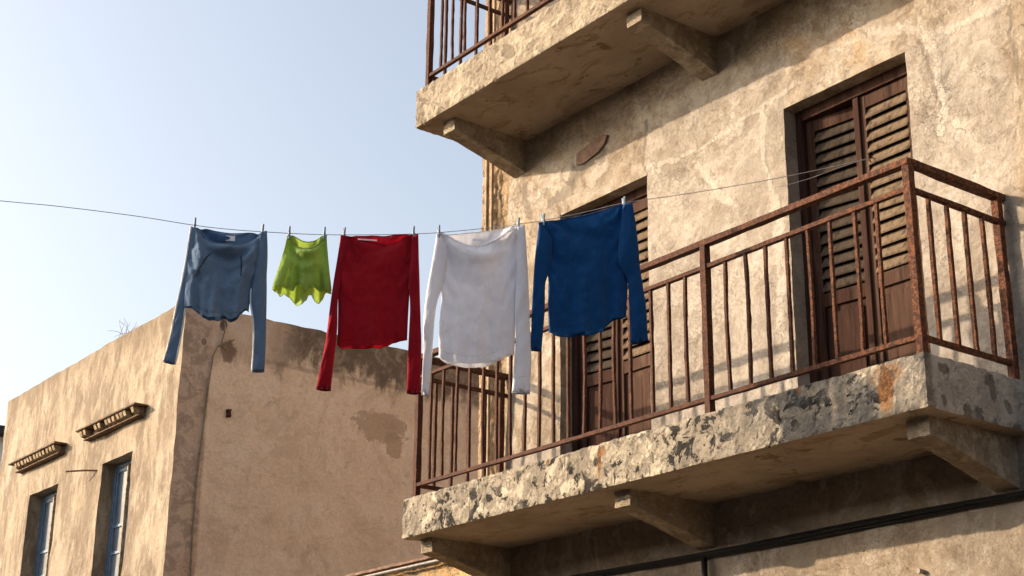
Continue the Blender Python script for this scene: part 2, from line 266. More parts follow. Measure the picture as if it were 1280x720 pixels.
def house_side():
    m = Mat('rosy_side_plaster')
    n0 = m.noise(.7, 6, .62, .5); n1 = m.noise(2.4, 8, .68, .8); n2 = m.noise(6.5, 8, .72, .5); n3 = m.noise(34, 6, .7)
    c = m.mix(m.step(n0, .35, .65), (.83, .68, .52), (.75, .60, .45))
    c = m.mix(m.mul(m.step(n1, .50, .60), .55), c, (.82, .70, .56))
    c = m.mix(m.mul(m.step(n2, .56, .64), .5), c, (.56, .43, .32))
    # dark mould below the roof edge, running down in tongues
    tz = m.math('ADD', m.Z, m.math('MULTIPLY', m.math('SUBTRACT', m.noise(3.2, 7, .7, .3, m.scale(m.pos, (1, 1, .45))), .5), 1.5))
    mo = m.mul(m.step(tz, 4.96, 5.22), m.step(m.Y, 7.9, 8.5, .35, 1.))
    c = m.mix(m.mul(mo, m.step(n2, .36, .52, .7, .97)), c, (.125, .098, .075))
    c = m.mix(m.mul(m.band(m.math('ADD', m.Z, m.math('MULTIPLY', n1, .1)), 5.10, 5.15, .015), m.step(m.Y, 7.6, 8.2), .4), c, (.2, .15, .11))
    # corner strip
    cy = m.math('ADD', m.Y, m.math('MULTIPLY', m.math('SUBTRACT', n1, .5), .10))
    cs = m.step(cy, 7.33, 7.29)
    c = m.mix(m.mul(cs, .75), c, m.mix(m.step(n2, .46, .56), (.50, .39, .30), (.27, .205, .16)))
    # bare patch near the balcony and small ones round the cable head
    def pb(y, z, ry, rz, e=.3):
        a = m.math('POWER', m.math('DIVIDE', m.math('SUBTRACT', m.Y, y), ry), 2); b = m.math('POWER', m.math('DIVIDE', m.math('SUBTRACT', m.Z, z), rz), 2)
        return m.step(m.math('ADD', m.math('ADD', a, b), m.math('MULTIPLY', m.math('SUBTRACT', n2, .5), 4.0)), 1+e, 1-e)
    c = m.mix(m.mul(pb(9.55, 4.56, .36, .19, .12), .75), c, (.42, .31, .22))
    c = m.mix(m.mul(pb(9.75, 4.40, .12, .17, .12), .75), c, (.42, .31, .22))
    c = m.mix(m.mul(pb(7.52, 5.10, .10, .13), .85), c, (.15, .105, .075))
    c = m.mix(m.mul(pb(7.44, 5.39, .045, .07), .9), c, (.05, .035, .03))
    c = m.mix(m.mul(pb(7.2, 5.15, .03, .04), .8), c, (.16, .11, .08))
    ck = m.mul(m.step(m.vor(1.1, vec=m.vadd(m.scale(m.pos, (1, 1, .5)), m.noise(3, 7, .75, colr=True), .7)), .010, 0), m.step(n0, .50, .58), m.step(m.Z, 4.2, 4.7, .25, 1.))
    c = m.mix(m.mul(m.step(m.noise(1.5, 9, .74, 1.2, m.scale(m.pos, 1, (3, 9, 1))), .48, .6), .35), c, (.50, .37, .27))
    c = m.mix(m.mul(ck, .6), c, (.2, .14, .10))
    c = m.mix(m.step(n3, .35, .75, 0, .3), c, (.30, .21, .15))
    nm = m.bump(n1, .5, .04); nm = m.bump(n2, .5, .02, nm); nm = m.bump(n3, .6, .007, nm); nm = m.bump(m.math('MULTIPLY', ck, -1), .5, .01, nm)
    return m.finish(c, nm)

def plain(name, c, rough=.8, spec=.3, var=.25, sc=20, bump=.3, dist=.003, metal=0):
    m = Mat(name, rough, spec)
    n = m.noise(sc, 5, .65)
    m.b.inputs['Metallic'].default_value = metal
    return m.finish(m.mix(m.step(n, .3, .7), tuple(v*(1-var) for v in c), tuple(min(1, v*(1+var)) for v in c)), m.bump(n, bump, dist))

def cloth(name, c, trans=.3, tc=None, heather=.12):
    m = Mat(name, .95, .08)
    n = m.noise(240, 3, .6); n2 = m.noise(14, 4, .6, vec=m.scale(m.pos, (1, 1, .6)))
    cc = m.mix(m.step(n, .3, .7), tuple(v*(1-heather) for v in c), tuple(min(1, v*(1+heather)) for v in c))
    cc = m.mix(m.step(n2, .35, .7, 0, .18), cc, tuple(v*.75 for v in c))
    n6 = m.noise(30, 4, .6, 1.0, m.scale(m.pos, (1, 1, .55), rot=(.5, .3, 0)))
    nm = m.bump(n, .25, .002); nm = m.bump(n2, .6, .022, nm); nm = m.bump(n6, .45, .008, nm)
    m.put(m.b.inputs['Base Color'], cc); m.t.links.new(nm, m.b.inputs['Normal'])
    m.b.inputs['Sheen Weight'].default_value = .12; m.b.inputs['Sheen Roughness'].default_value = .5
    tr = m.t.nodes.new('ShaderNodeBsdfTranslucent'); m.put(tr.inputs['Color'], tc or tuple(min(1, v*1.1) for v in c))
    mx = m.t.nodes.new('ShaderNodeMixShader'); mx.inputs[0].default_value = trans
    m.t.links.new(m.b.outputs[0], mx.inputs[1]); m.t.links.new(tr.outputs[0], mx.inputs[2])
    m.t.links.new(mx.outputs[0], m.out.inputs[0])
    return m.m

M = dict(
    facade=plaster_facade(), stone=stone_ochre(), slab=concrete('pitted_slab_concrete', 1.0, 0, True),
    slab_up=concrete('streaked_slab_concrete', .55, .35), bracket=concrete('bracket_concrete', .35, .45), soffit=soffit_mat(),
    rust=rust(), wood=wood('brown_weathered_wood', (.034, .0165, .012), (.056, .028, .020), (.10, .062, .042), .4),
    slat=wood('pale_louvre_wood', (.10, .070, .046), (.165, .118, .075), (.13, .08, .05), .4),
    slat_d=wood('dark_louvre_wood', (.038, .028, .021), (.062, .046, .033), (.03, .02, .015), .4),
    wood_l=wood('lighter_brown_wood', (.050, .027, .019), (.080, .044, .030), (.14, .09, .06), .4),
    front=house_front(), side=house_side(),
    blue_paint=plain('blue_paint', (.115, .18, .27), .6, .4, .25, 14), pane=plain('dusty_pane', (.10, .125, .155), .4, .4, .22, 5, .15, .003),
    pipe=plain('galvanised_pipe', (.17, .16, .15), .6, .4, .4, 30), conduit=plain('painted_conduit', (.27, .20, .13), .7, .3, .3, 12),
    cable=plain('black_cable', (.008, .007, .006), .9, .3), tile=plain('terracotta_tile', (.15, .10, .065), .9, .2, .5, 14, .8, .01),
    dentil=plain('pale_dentil_plaster', (.33, .25, .155), .9, .2, .55, 25, .8, .01),
    brick=plain('bare_brown_brick', (.19, .12, .085), .9, .2, .3, 18, .8, .008),
    line=plain('grey_cord', (.42, .40, .38), .7), peg=plain('blue_grey_peg_plastic', (.20, .29, .36), .45, .4, .15), pegm=plain('peg_spring_steel', (.5, .5, .5), .35, .5, metal=1),
    twig=plain('dry_twig', (.30, .25, .19), .9), white=plain('white_limewash', (.78, .77, .74), .9, .2, .06, 3), dark=plain('dark_roof_edge', (.035, .035, .04), .8),
    roof=plain('roof_screed', (.30, .25, .2), .9, .2, .2, 3), steel=plain('painted_steel_pole', (.12, .14, .14), .5),
    label=plain('woven_label', (.82, .82, .84), .8, .2, .03), knob=plain('pale_stone_peg', (.32, .28, .22), .8),
    ground=plain('dusty_street_ground', (.105, .09, .074), .95, .1, .2, 1.5, .5, .02),
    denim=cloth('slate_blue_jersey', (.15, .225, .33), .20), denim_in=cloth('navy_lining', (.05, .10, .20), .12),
    lime=cloth('lime_jersey', (.32, .45, .10), .28, (.42, .56, .08)), red=cloth('crimson_jersey', (.32, .009, .020), .20, (.46, .006, .016)),
    white_c=cloth('white_cotton', (.80, .80, .84), .22, (.78, .78, .84), .03), navy=cloth('royal_blue_fleece', (.008, .062, .190), .14, (.01, .07, .24)),
    piping=cloth('white_piping', (.85, .85, .84), .15, heather=.02), dark_piping=cloth('black_piping', (.03, .04, .06), .05),
)

# ------------------------------------------------------------------ mesh helpers
def link(name, verts, faces, mats, parent=None, loc=(0, 0, 0), mi=None, smooth=False, bevel=0, merge=0):
    me = bpy.data.meshes.new(name)
    me.from_pydata([tuple(v) for v in verts], [], faces)
    for m in (mats if isinstance(mats, (list, tuple)) else [mats]): me.materials.append(M[m] if isinstance(m, str) else m)
    if mi:
        for p, i in zip(me.polygons, mi): p.material_index = i
    bm = bmesh.new(); bm.from_mesh(me)
    if merge: bmesh.ops.remove_doubles(bm, verts=bm.verts, dist=merge)
    bmesh.ops.recalc_face_normals(bm, faces=bm.faces)
    bm.to_mesh(me); bm.free()
    if smooth:
        for p in me.polygons: p.use_smooth = True
    o = bpy.data.objects.new(name, me); col.objects.link(o); o.location = loc
    if parent: o.parent = parent
    if bevel:
        b = o.modifiers.new('bevel', 'BEVEL'); b.width = bevel; b.segments = 2; b.limit_method = 'ANGLE'
    return o

class MB:
    def __init__(s): s.v = []; s.f = []; s.i = []
    def box(s, a, b, mi=0, jit=0):
        k = len(s.v); x0, y0, z0 = a; x1, y1, z1 = b
        for x, y, z in ((x0, y0, z0), (x1, y0, z0), (x1, y1, z0), (x0, y1, z0), (x0, y0, z1), (x1, y0, z1), (x1, y1, z1), (x0, y1, z1)):
            s.v.append((x+random.uniform(-jit, jit), y+random.uniform(-jit, jit), z+random.uniform(-jit, jit)))
        s.f += [tuple(k+j for j in q) for q in ((0, 3, 2, 1), (4, 5, 6, 7), (0, 1, 5, 4), (1, 2, 6, 5), (2, 3, 7, 6), (3, 0, 4, 7))]
        s.i += [mi]*6
    def prism(s, pts, mi=0):
        """eight explicit corners, bottom four then top four"""
        k = len(s.v); s.v += [tuple(p) for p in pts]
        s.f += [tuple(k+j for j in q) for q in ((0, 3, 2, 1), (4, 5, 6, 7), (0, 1, 5, 4), (1, 2, 6, 5), (2, 3, 7, 6), (3, 0, 4, 7))]
        s.i += [mi]*6
    def tube(s, pts, r, n=8, mi=0, cap=True):
        pts = [Vector(p) for p in pts]; k0 = len(s.v)
        rr = r if isinstance(r, (list, tuple)) else [r]*len(pts)
        up = Vector((.13, .21, 1)).normalized()
        for j, p in enumerate(pts):
            d = (pts[min(j+1, len(pts)-1)]-pts[max(j-1, 0)]).normalized()
            a = d.cross(up)
            if a.length < .05: a = d.cross(Vector((1, 0, 0)))
            a.normalize(); b = d.cross(a)
            for q in range(n):
                t = 2*math.pi*q/n; s.v.append(tuple(p+(a*math.cos(t)+b*math.sin(t))*rr[j]))
        for j in range(len(pts)-1):
            for q in range(n):
                s.f.append((k0+j*n+q, k0+j*n+(q+1) % n, k0+(j+1)*n+(q+1) % n, k0+(j+1)*n+q)); s.i.append(mi)
        if cap:
            s.f.append(tuple(k0+q for q in range(n))[::-1]); s.f.append(tuple(k0+(len(pts)-1)*n+q for q in range(n))); s.i += [mi, mi]
    def build(s, name, mats, parent=None, loc=(0, 0, 0), **k):
        return link(name, s.v, s.f, mats, parent, loc, s.i, **k)

def local(o_mesh, base):
    """shift a mesh made in world coordinates so that its object sits at base"""
    b = Vector(base)
    for v in o_mesh.data.vertices: v.co -= b
def tag(o, label=None, cat=None, group=None, kind=None):
    if label: o['label'] = label
    if cat: o['category'] = cat
    if group: o['group'] = group
    if kind: o['kind'] = kind
    return o
def empty(name, loc, label=None, cat=None, group=None):
    o = bpy.data.objects.new(name, None); col.objects.link(o); o.location = loc; o.empty_display_size = .2
    return tag(o, label, cat, group)
def fr(p, sc, amp, oct_=4): return mn.fractal(Vector(p)*sc, 1.0, 2.0, oct_)*amp

def steps(vals, step):
    """sorted coordinates with every given value kept and the gaps filled"""
    vals = sorted(set(round(v, 5) for v in vals)); out = [vals[0]]
    for a, b in zip(vals, vals[1:]):
        n = max(1, int(math.ceil((b-a)/step))); out += [a+(b-a)*k/n for k in range(1, n+1)]
    return out

def rough_box(a, b, step, amp, shape=None, edge=.0, sc=9):
    """box with worn, uneven faces: dense shell displaced by noise, arrises knocked back"""
    xs, ys, zs = (steps((a[k], b[k]), step) for k in range(3))
    V = {}; verts = []; faces = []
    def vid(i, j, k):
        if (i, j, k) in V: return V[(i, j, k)]
        p = Vector((xs[i], ys[j], zs[k]))
        on = [(-1 if q == 0 else (1 if q == n-1 else 0)) for q, n in ((i, len(xs)), (j, len(ys)), (k, len(zs)))]
        nrm = Vector(on).normalized()
        d = fr(p, sc, amp) + fr(p+Vector((7, 7, 7)), sc*3.5, amp*.45)
        if sum(abs(q) for q in on) > 1: d -= edge*(.5+abs(fr(p+Vector((3, 1, 2)), sc*1.7, 1.6)))
        q = p + nrm*d
        if shape: q = shape(q)
        V[(i, j, k)] = len(verts); verts.append(q); return V[(i, j, k)]
    nx, ny, nz = len(xs), len(ys), len(zs)
    for i in range(nx-1):
        for j in range(ny-1):
            for k in (0, nz-1): faces.append((vid(i, j, k), vid(i+1, j, k), vid(i+1, j+1, k), vid(i, j+1, k)))
    for i in range(nx-1):
        for k in range(nz-1):
            for j in (0, ny-1): faces.append((vid(i, j, k), vid(i+1, j, k), vid(i+1, j, k+1), vid(i, j, k+1)))
    for j in range(ny-1):
        for k in range(nz-1):
            for i in (0, nx-1): faces.append((vid(i, j, k), vid(i, j+1, k), vid(i, j+1, k+1), vid(i, j, k+1)))
    return verts, faces

def holed_sheet(us, vs, holes, place, disp, reveal):
    """grid over (u, v) with rectangular openings whose edges run back by the reveal"""
    verts = []; faces = []; V = {}
    def vid(i, j):
        if (i, j) not in V:
            V[(i, j)] = len(verts); verts.append(place(us[i], vs[j], disp(us[i], vs[j])))
        return V[(i, j)]
    def inside(u, v): return any(h[0] < u < h[1] and h[2] < v < h[3] for h in holes)
    for i in range(len(us)-1):
        for j in range(len(vs)-1):
            if inside((us[i]+us[i+1])/2, (vs[j]+vs[j+1])/2): continue
            faces.append((vid(i, j), vid(i+1, j), vid(i+1, j+1), vid(i, j+1)))
    e = 1e-4
    for h in holes:
        ii = [k for k, u in enumerate(us) if h[0]-e <= u <= h[1]+e]; jj = [k for k, v in enumerate(vs) if h[2]-e <= v <= h[3]+e]
        B = {}
        def back(i, j, d):
            if (i, j, d) not in B: B[(i, j, d)] = len(verts); verts.append(place(us[i], vs[j], d))
            return B[(i, j, d)]
        ring = [(i, jj[0]) for i in ii] + [(ii[-1], j) for j in jj[1:]] + [(i, jj[-1]) for i in ii[::-1][1:]] + [(ii[0], j) for j in jj[::-1][1:]]
        for (p, q) in zip(ring, ring[1:]):
            faces.append((vid(*p), vid(*q), back(*q, .05), back(*p, .05)))
            faces.append((back(*p, .05), back(*q, .05), back(*q, reveal), back(*p, reveal)))
    return verts, faces

# ------------------------------------------------------------------ ground
g = MB(); g.v = [(-400, -400, GROUND), (400, -400, GROUND), (400, 400, GROUND), (-400, 400, GROUND)]; g.f = [(0, 1, 2, 3)]; g.i = [0]
tag(g.build('ground', 'ground'), 'dusty pale street ground between the houses', 'ground', kind='structure')

# ------------------------------------------------------------------ apartment building
XL, XR, ZT = -9.70, 3.2, 9.3
bd = empty('apartment_building', (XL, WALL, GROUND), 'tall peeling ochre plaster house front with brown shutters and two concrete balconies', 'building')
base = bd.location.copy()
DOORS = [(-8.62, -7.63, 2.20, 4.50), (-6.30, -5.30, 2.20, 4.515), (-8.62, -7.63, 5.50, 7.79), (-6.30, -5.30, 5.50, 7.80)]
us = steps([-9.28, -8.62, -7.63, -6.30, -5.30, -4.4], .022)
us = us + steps([-4.4, -4.0], .05)[1:]
us = us + steps([-4.0, XR], .4)[1:]
vs = steps([GROUND, 1.0], .3) + steps([1.0, 2.20], .035)[1:] + steps([2.20, 4.5, 4.515, 5.3], .022)[1:] + steps([5.3, 5.5, 6.4], .035)[1:] + steps([6.4, 7.79, 7.80, ZT], .3)[1:]
def fd(u, v):
    return -(fr((u, 0, v), 1.6, .010) + fr((u, 5, v), 7, .0045)) + .004
verts, faces = holed_sheet(us, vs, DOORS, lambda u, v, d: (u, WALL+d, v), fd, .26)
k = len(verts)   # plaster coat edge at the left, then top, right side, back
ring = [(XL, WALL+.03, GROUND)]
mb = MB(); mb.v = verts; mb.f = faces; mb.i = [0]*len(faces)
col0 = [us.index(-9.28)] if -9.28 in us else [0]
for a, b in zip(vs, vs[1:]):
    n = len(mb.v); mb.v += [(-9.28, WALL+fd(-9.28, a), a), (-9.28, WALL+fd(-9.28, b), b), (-9.275, WALL+.12, b), (-9.275, WALL+.12, a)]
    mb.f.append((n, n+1, n+2, n+3)); mb.i.append(0)
mb.box((XL+.02, WALL+.45, GROUND), (XR, WALL+7, ZT-.02)); 
mb.box((-9.2, WALL+.05, ZT-.3), (XR, WALL+.5, ZT-.03))
mb.box((XR-.02, WALL+.0, GROUND), (XR+.25, WALL+7, ZT))
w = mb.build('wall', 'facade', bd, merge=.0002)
def seg_d(x, z, pts):
    best = 9
    for (ax, az), (bx, bz) in zip(pts, pts[1:]):
        dx, dz = bx-ax, bz-az; h = max(0, min(1, ((x-ax)*dx+(z-az)*dz)/(dx*dx+dz*dz)))
        best = min(best, math.hypot(x-ax-dx*h, z-az-dz*h))
    return best
A1 = w.data.attributes.new('mend', 'FLOAT', 'POINT'); A2 = w.data.attributes.new('soot', 'FLOAT', 'POINT')
f1 = []; f2 = []
for v in w.data.vertices:
    x, z = v.co.x, v.co.z; a = b = 9.
    if -9.3 < x < -4.3 and 2.3 < z < 5.1 and v.co.y < WALL+.06:
        wx = x+fr((x, 1, z), 3.5, .05); wz = z+fr((x, 6, z), 3.5, .05)
        for pts, w_, cc, k_ in WEAR:
            d = seg_d(wx, wz, pts)/w_
            if cc[0] > .4: a = min(a, d)
            else: b = min(b, d)
    f1.append(a); f2.append(b)
A1.data.foreach_set('value', f1); A2.data.foreach_set('value', f2)
local(w, base)

def corner_strip():
    ys = steps([0, .42], .03); zz = steps([GROUND, 2.0], .12)+steps([2.0, 6.4], .03)[1:]+steps([6.4, ZT], .2)[1:]
    V = []; F = []
    # front face from plaster edge to the arris, then round onto the side
    prof = [(-9.26 - t*(.44), 0) for t in [q/15 for q in range(16)]] + [(XL, .03+q*.1) for q in range(5)] + [(XL, .45), (XL, 7)]
    for z in zz:
        for (x, dy) in prof:
            n = fr((x, dy, z), 6, .022)+fr((x, dy, z+9), 22, .012)
            if dy == 0: V.append((x+ (n*.7 if x < -9.66 else 0), WALL+.045-n, z))
            else: V.append((x-n*.9, WALL+.045+dy, z))
    n = len(prof)
    for j in range(len(zz)-1):
        for i in range(n-1): F.append((j*n+i, j*n+i+1, (j+1)*n+i+1, (j+1)*n+i))
    o = link('stone_corner', V, F, 'stone', bd); local(o, base)
    tag(o, 'bare rough ochre stone strip at the house corner')
corner_strip()
for x, r in ((-9.565, .016), (-9.495, .013)):
    t = MB(); t.tube([(x+.004*math.sin(z*3), WALL-.005, z) for z in steps([GROUND, 9.2], .4)], r, 8)
    o = t.build('conduit', 'conduit', bd, smooth=True); local(o, base)
# bundled cable across the wall under the lower balcony, with a drop
t = MB()
for dz, dy, r in ((0, -.018, .013), (-.018, -.016, .008), (.017, -.014, .007)):
    t.tube([(x, WALL+dy, 1.712+dz+.006*math.sin(x*2.1+dz*50)) for x in steps([-9.25, 3.1], .35)], r, 8)
o = t.build('cable_bundle', 'cable', bd, smooth=True); local(o, base)
t = MB(); t.tube([(-7.135+.004*math.sin(z*5), WALL-.03, z) for z in steps([GROUND, 1.69], .3)], .020, 8)
o = t.build('drop_cable', 'cable', bd, smooth=True); local(o, base)
# bare brick patch where plaster fell
pts = [(-8.40, 4.935), (-8.405, 4.845), (-8.33, 4.825), (-8.15, 4.862), (-8.075, 4.905), (-8.045, 4.965), (-8.085, 4.985), (-8.2, 4.975)]
t = MB(); n = len(pts); t.v = [(x, WALL-.014, z) for x, z in pts] + [(x, WALL+.03, z) for x, z in pts]
t.f = [tuple(range(n))]+[(i, (i+1) % n, n+(i+1) % n, n+i) for i in range(n)]; t.i = [0]*len(t.f)
o = t.build('brick_patch', 'brick', bd); local(o, base)
t = MB(); t.tube([(-5.467, WALL+.02, 1.40), (-5.472, WALL-.03, 1.402)], [.012, .015], 8)
o = t.build('wall_peg', 'knob', bd); local(o, base)

def leaf_mesh(w, h, flip, slat_mat):
    """one shutter leaf: stiles, rails, louvres above, fielded panel below; hinge edge at x=0"""
    t = MB(); s = -1 if flip else 1
    def B(x0, x1, y0, y1, z0, z1, mi=0):
        a, b = sorted((s*x0, s*x1)); t.box((a, y0, z0), (b, y1, z1), mi, .0006)
    st = .062; D = .045
    B(0, st, 0, D, 0, h); B(w-st, w, 0, D, 0, h)
    pz = h*.395                      # height of the lock rail
    B(st, w-st, .002, D-.002, 0, .14); B(st, w-st, .002, D-.002, pz, pz+.09); B(st, w-st, .002, D-.002, h-.085, h)
    B(st, w-st, .020, D-.012, .14, pz); B(st+.045, w-st-.045, .008, .020, .185, pz-.045)
    z = pz+.10; pitch = .0775; nsl = int((h-.09-z)/pitch)
    pitch = (h-.088-z)/nsl
    for q in range(nsl):
        zz = z+q*pitch+random.uniform(-.003, .003); tl = random.choice((0, 0, .002, -.003, .006))
        x0, x1 = (s*(st-.004), s*(w-st+.004)); a, b = min(x0, x1), max(x0, x1)
        # outer edge low, inner edge high
        t.prism([(a, -.004, zz+tl), (b, -.004, zz-tl), (b, .036, zz+.078-tl), (a, .036, zz+.078+tl),
                 (a, -.008, zz+.012+tl), (b, -.008, zz+.012-tl), (b, .030, zz+.088-tl), (a, .030, zz+.088+tl)], 1)
    B(st, w-st, .050, .056, pz+.09, h-.08, 2)   # dark interior board behind the louvres
    return t

def door(x0, x1, z0, z1, y, swing):
    fr_ = MB(); fw = .055
    f0 = y
    fr_.box((x0-.01, f0, z0), (x0+fw, f0+.10, z1), 0); fr_.box((x1-fw, f0, z0), (x1+.01, f0+.10, z1), 0); fr_.box((x0+fw, f0+.001, z1-.075), (x1-fw, f0+.099, z1+.01), 0)
    fr_.box((x0+fw, f0+.10, z0), (x1-fw, f0+.11, z1), 1)
    d = fr_.build('shutter_door', ['wood', 'cable'], bd, bevel=.004)
    local(d, (x0, y, z0)); d.location = Vector((x0, y, z0))-base
    W_ = (x1-x0-2*fw)/2; h = z1-z0-.085
    a = leaf_mesh(W_-.004, h, False, 'slat').build('shutter_leaf', ['wood', 'slat_d', 'cable'], d, bevel=.0025)
    a.location = (fw+.004, .030, .005); a.rotation_euler[2] = R(swing); a['label'] = 'dark brown left shutter leaf standing slightly inward'
    b = leaf_mesh(W_-.004, h, True, 'slat').build('shutter_leaf', ['wood_l', 'slat', 'cable'], d, bevel=.0025)  # right leaf in lighter wood and paler louvres than the left
    b.location = (x1-x0-fw-.004, .022, .005); b['label'] = 'lighter brown right shutter leaf with pale louvres'
    m_ = MB(); m_.box((-.022, -.022, 0), (.022, .012, h), 0)
    c = m_.build('astragal', 'wood', d, bevel=.004); c.location = (fw+W_, .025, .005)
for (a, b, z0, z1) in DOORS: door(a, b, z0+.10, z1, WALL+.115, 7)

# ------------------------------------------------------------------ balconies
YF = 6.125
SX0, SX1 = -9.42, -4.705
FRONT_X = [-9.125, -8.965, -8.80, -8.64, -8.475, -8.32, -8.165, -8.01, -7.855, -7.70, -7.545, -7.39, -7.235, -7.085, -6.935, -6.737, -6.582, -6.432, -6.085, -5.926, -5.764, -5.607, -5.445, -5.284, -5.109, -4.955]
def bar(p0, p1, wx, wy, jit=.0012, seg=.12, bow=0):
    """square iron bar with pitted, slightly uneven faces; wx, wy across"""
    p0 = Vector(p0); p1 = Vector(p1); d = (p1-p0); L = d.length; d.normalize()
    a = Vector((1, 0, 0)) if abs(d.x) < .7 else Vector((0, 1, 0)); a = (a-d*a.dot(d)).normalized(); b = d.cross(a)
    n = max(2, int(L/seg)); V = []; F = []
    bw = Vector((random.uniform(-1, 1), random.uniform(-1, 1), 0))*bow
    for i in range(n+1):
        p = p0.lerp(p1, i/n) + bw*math.sin(math.pi*i/n); k = 1+random.uniform(-.07, .07)
        for sa, sb in ((-1, -1), (1, -1), (1, 1), (-1, 1)):
            V.append(p+a*(sa*wx/2*k+random.uniform(-jit, jit))+b*(sb*wy/2*k+random.uniform(-jit, jit)))
    for i in range(n):
        for q in range(4): F.append((i*4+q, i*4+(q+1) % 4, (i+1)*4+(q+1) % 4, (i+1)*4+q))
    F += [(3, 2, 1, 0), tuple(n*4+q for q in range(4))]
    return V, F
def balcony(z0, z1, slabmat, brackets, up):
    bb = Vector((SX0, WALL, z0))
    V, F = rough_box((SX0, YF, z0), (SX1, WALL+.02, z1), .02, .0055, None, .006, 14)
    s = link('balcony', V, F, [slabmat, 'soffit'], bd)
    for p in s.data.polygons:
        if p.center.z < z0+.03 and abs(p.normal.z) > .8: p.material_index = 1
    local(s, bb); s.location = bb-base
    for (bx0, bx1) in brackets:
        ob, wb = .105, .285
        def shp(q, z0=z0): 
            t = (q.y-6.25)/(WALL-6.25); t = max(0, min(1, t))
            bot = ob+(wb-ob)*(t**1.15)
            f = (z0+.004-q.z)/.30
            return Vector((q.x, q.y, z0+.004-f*bot))
        V, F = rough_box((bx0, 6.25, z0-.296), (bx1, WALL+.03, z0+.004), .022, .0035, shp, .002, 14)
        o = link('bracket', V, F, 'bracket', s); local(o, bb)
    def rail(name, *a, **k):
        V, F = bar(*a, **k); o = link(name, V, F, 'rust', s, bevel=.002); local(o, bb); return o
    zt, zm, zb = z1+1.045, z1+.895, z1+.085
    X0, X1, Y0, Y1 = -9.285, -4.735, 6.155, 6.905
    rail('top_rail', (X0-.02, Y0, zt), (X1+.02, Y0, zt), .05, .036)
    rail('top_rail', (X1, Y0+.02, zt), (X1, WALL+.02, zt), .055, .038)
    rail('top_rail', (X0, Y0+.02, zt), (X0, WALL+.04, zt), .055, .038)
    rail('middle_rail', (X0, Y0, zm), (X1, Y0, zm), .032, .026)
    rail('middle_rail', (X1, Y0, zm), (X1, WALL+.02, zm), .032, .026)
    rail('middle_rail', (X0, Y0, zm), (X0, WALL+.04, zm), .032, .026)
    rail('bottom_rail', (X0, Y0, zb), (X1, Y0, zb), .032, .026)
    rail('bottom_rail', (X1, Y0, zb), (X1, Y1, zb), .032, .026)
    rail('bottom_rail', (X0, Y0, zb), (X0, Y1, zb), .032, .026)
    for (x, y) in ((X0, Y0), (-6.257, Y0), (X1, Y0), (X1, Y1), (X0, Y1)):
        rail('post', (x, y, z1-.03), (x, y, zt-.012), .044, .044)
    for x in FRONT_X: rail('baluster', (x, Y0, zb), (x+random.uniform(-.006, .006), Y0, zm), .0195, .0195, .0016, .05, .006)
    for q in range(1, 5):
        y = Y0+(Y1-Y0)*q/5
        rail('baluster', (X1, y, zb), (X1, y, zm), .022, .022, .0012, .05, .002)
        rail('baluster', (X0, y, zb), (X0, y, zm), .022, .022, .0012, .05, .002)
    return s
tag(balcony(2.03, 2.320, 'slab', [(-9.35, -9.205), (-7.215, -7.07), (-4.945, -4.80)], False), 'lower balcony with black lichen, pale patches and a rust stain on its slab')
tag(balcony(5.285, 5.612, 'slab_up', [(-9.20, -9.05), (-7.03, -6.88), (-4.945, -4.80)], True), 'upper balcony, its slab streaked brown and cream')

# ------------------------------------------------------------------ yard wall between the houses
YW = empty('yard_wall', (-9.70, WALL, GROUND), 'low sunlit ochre wall left of the lower balcony, capped with a pipe', 'wall')
def shp(q):
    if q.z > 1.9: q.z += fr(q, 8, .015)
    return q
V, F = rough_box((-15.2, WALL+.03, GROUND), (-9.69, WALL+.30, 2.075), .06, .014, shp, .01, 7)
o = link('wall', V, F, M['stone'], YW, smooth=True); local(o, YW.location)
o.data.materials.clear(); o.data.materials.append(stone_ochre('sunlit_ochre_render', (.60, .375, .15)))
V, F = rough_box((-15.2, WALL-.05, 2.075), (-9.66, WALL+.34, 2.105), .05, .006, None, .006, 12)
o = link('coping', V, F, 'brick', YW); local(o, YW.location)
t = MB(); t.tube([(x, WALL-.035, 2.05) for x in steps([-15.1, -9.5], .5)], .013, 10)
o = t.build('pipe', 'pipe', YW, smooth=True); local(o, YW.location)

# ------------------------------------------------------------------ old house on the left
hx0, hx1, hz = -20.65, -15.2, 5.58
HS = empty('old_house', (hx0, WALL, GROUND), 'flat roofed old house with streaked golden front and shaded rosy side wall', 'house')
hb = HS.location.copy()
WIN = [(-17.13, -16.28, 2.2, 4.08), (-19.39, -18.46, 2.2, 4.075)]
us = steps([hx0, -19.39, -18.46, -17.13, -16.28, hx1], .07); vs = steps([GROUND, 1.8], .4)+steps([1.8, 2.2, 4.075, 4.08, hz], .06)[1:]
def hd(u, v): return -(fr((u, 3, v), .9, .02)+fr((u, 8, v), 4, .008))
def place(u, v, d):
    rag = fr((u, 2, 0), 5, .012) if v > hz-.01 else 0
    return (u, WALL+d, v+rag)
V, F = holed_sheet(us, vs, WIN, place, hd, .20)
mb = MB(); mb.v = V; mb.f = F; mb.i = [0]*len(F)
ys = steps([WALL, 10.5], .07)+steps([10.5, 17], .4)[1:]; zz = vs
k = len(mb.v)
for y in ys:
    for z in zz:
        n = fr((1, y, z), .9, .02)+fr((4, y, z), 4, .009)
        if y == WALL: mb.v.append((hx1, WALL+hd(hx1, z), z+(fr((hx1, 2, 0), 5, .012) if z > hz-.01 else 0)))
        else: mb.v.append((hx1+n-(.02 if 7.3 < y else 0), y, z+(fr((9, y, 0), 4, .018) if z > hz-.01 else 0)))
nz = len(zz)
for i in range(len(ys)-1):
    for j in range(nz-1):
        mb.f.append((k+i*nz+j, k+(i+1)*nz+j, k+(i+1)*nz+j+1, k+i*nz+j+1)); mb.i.append(1)
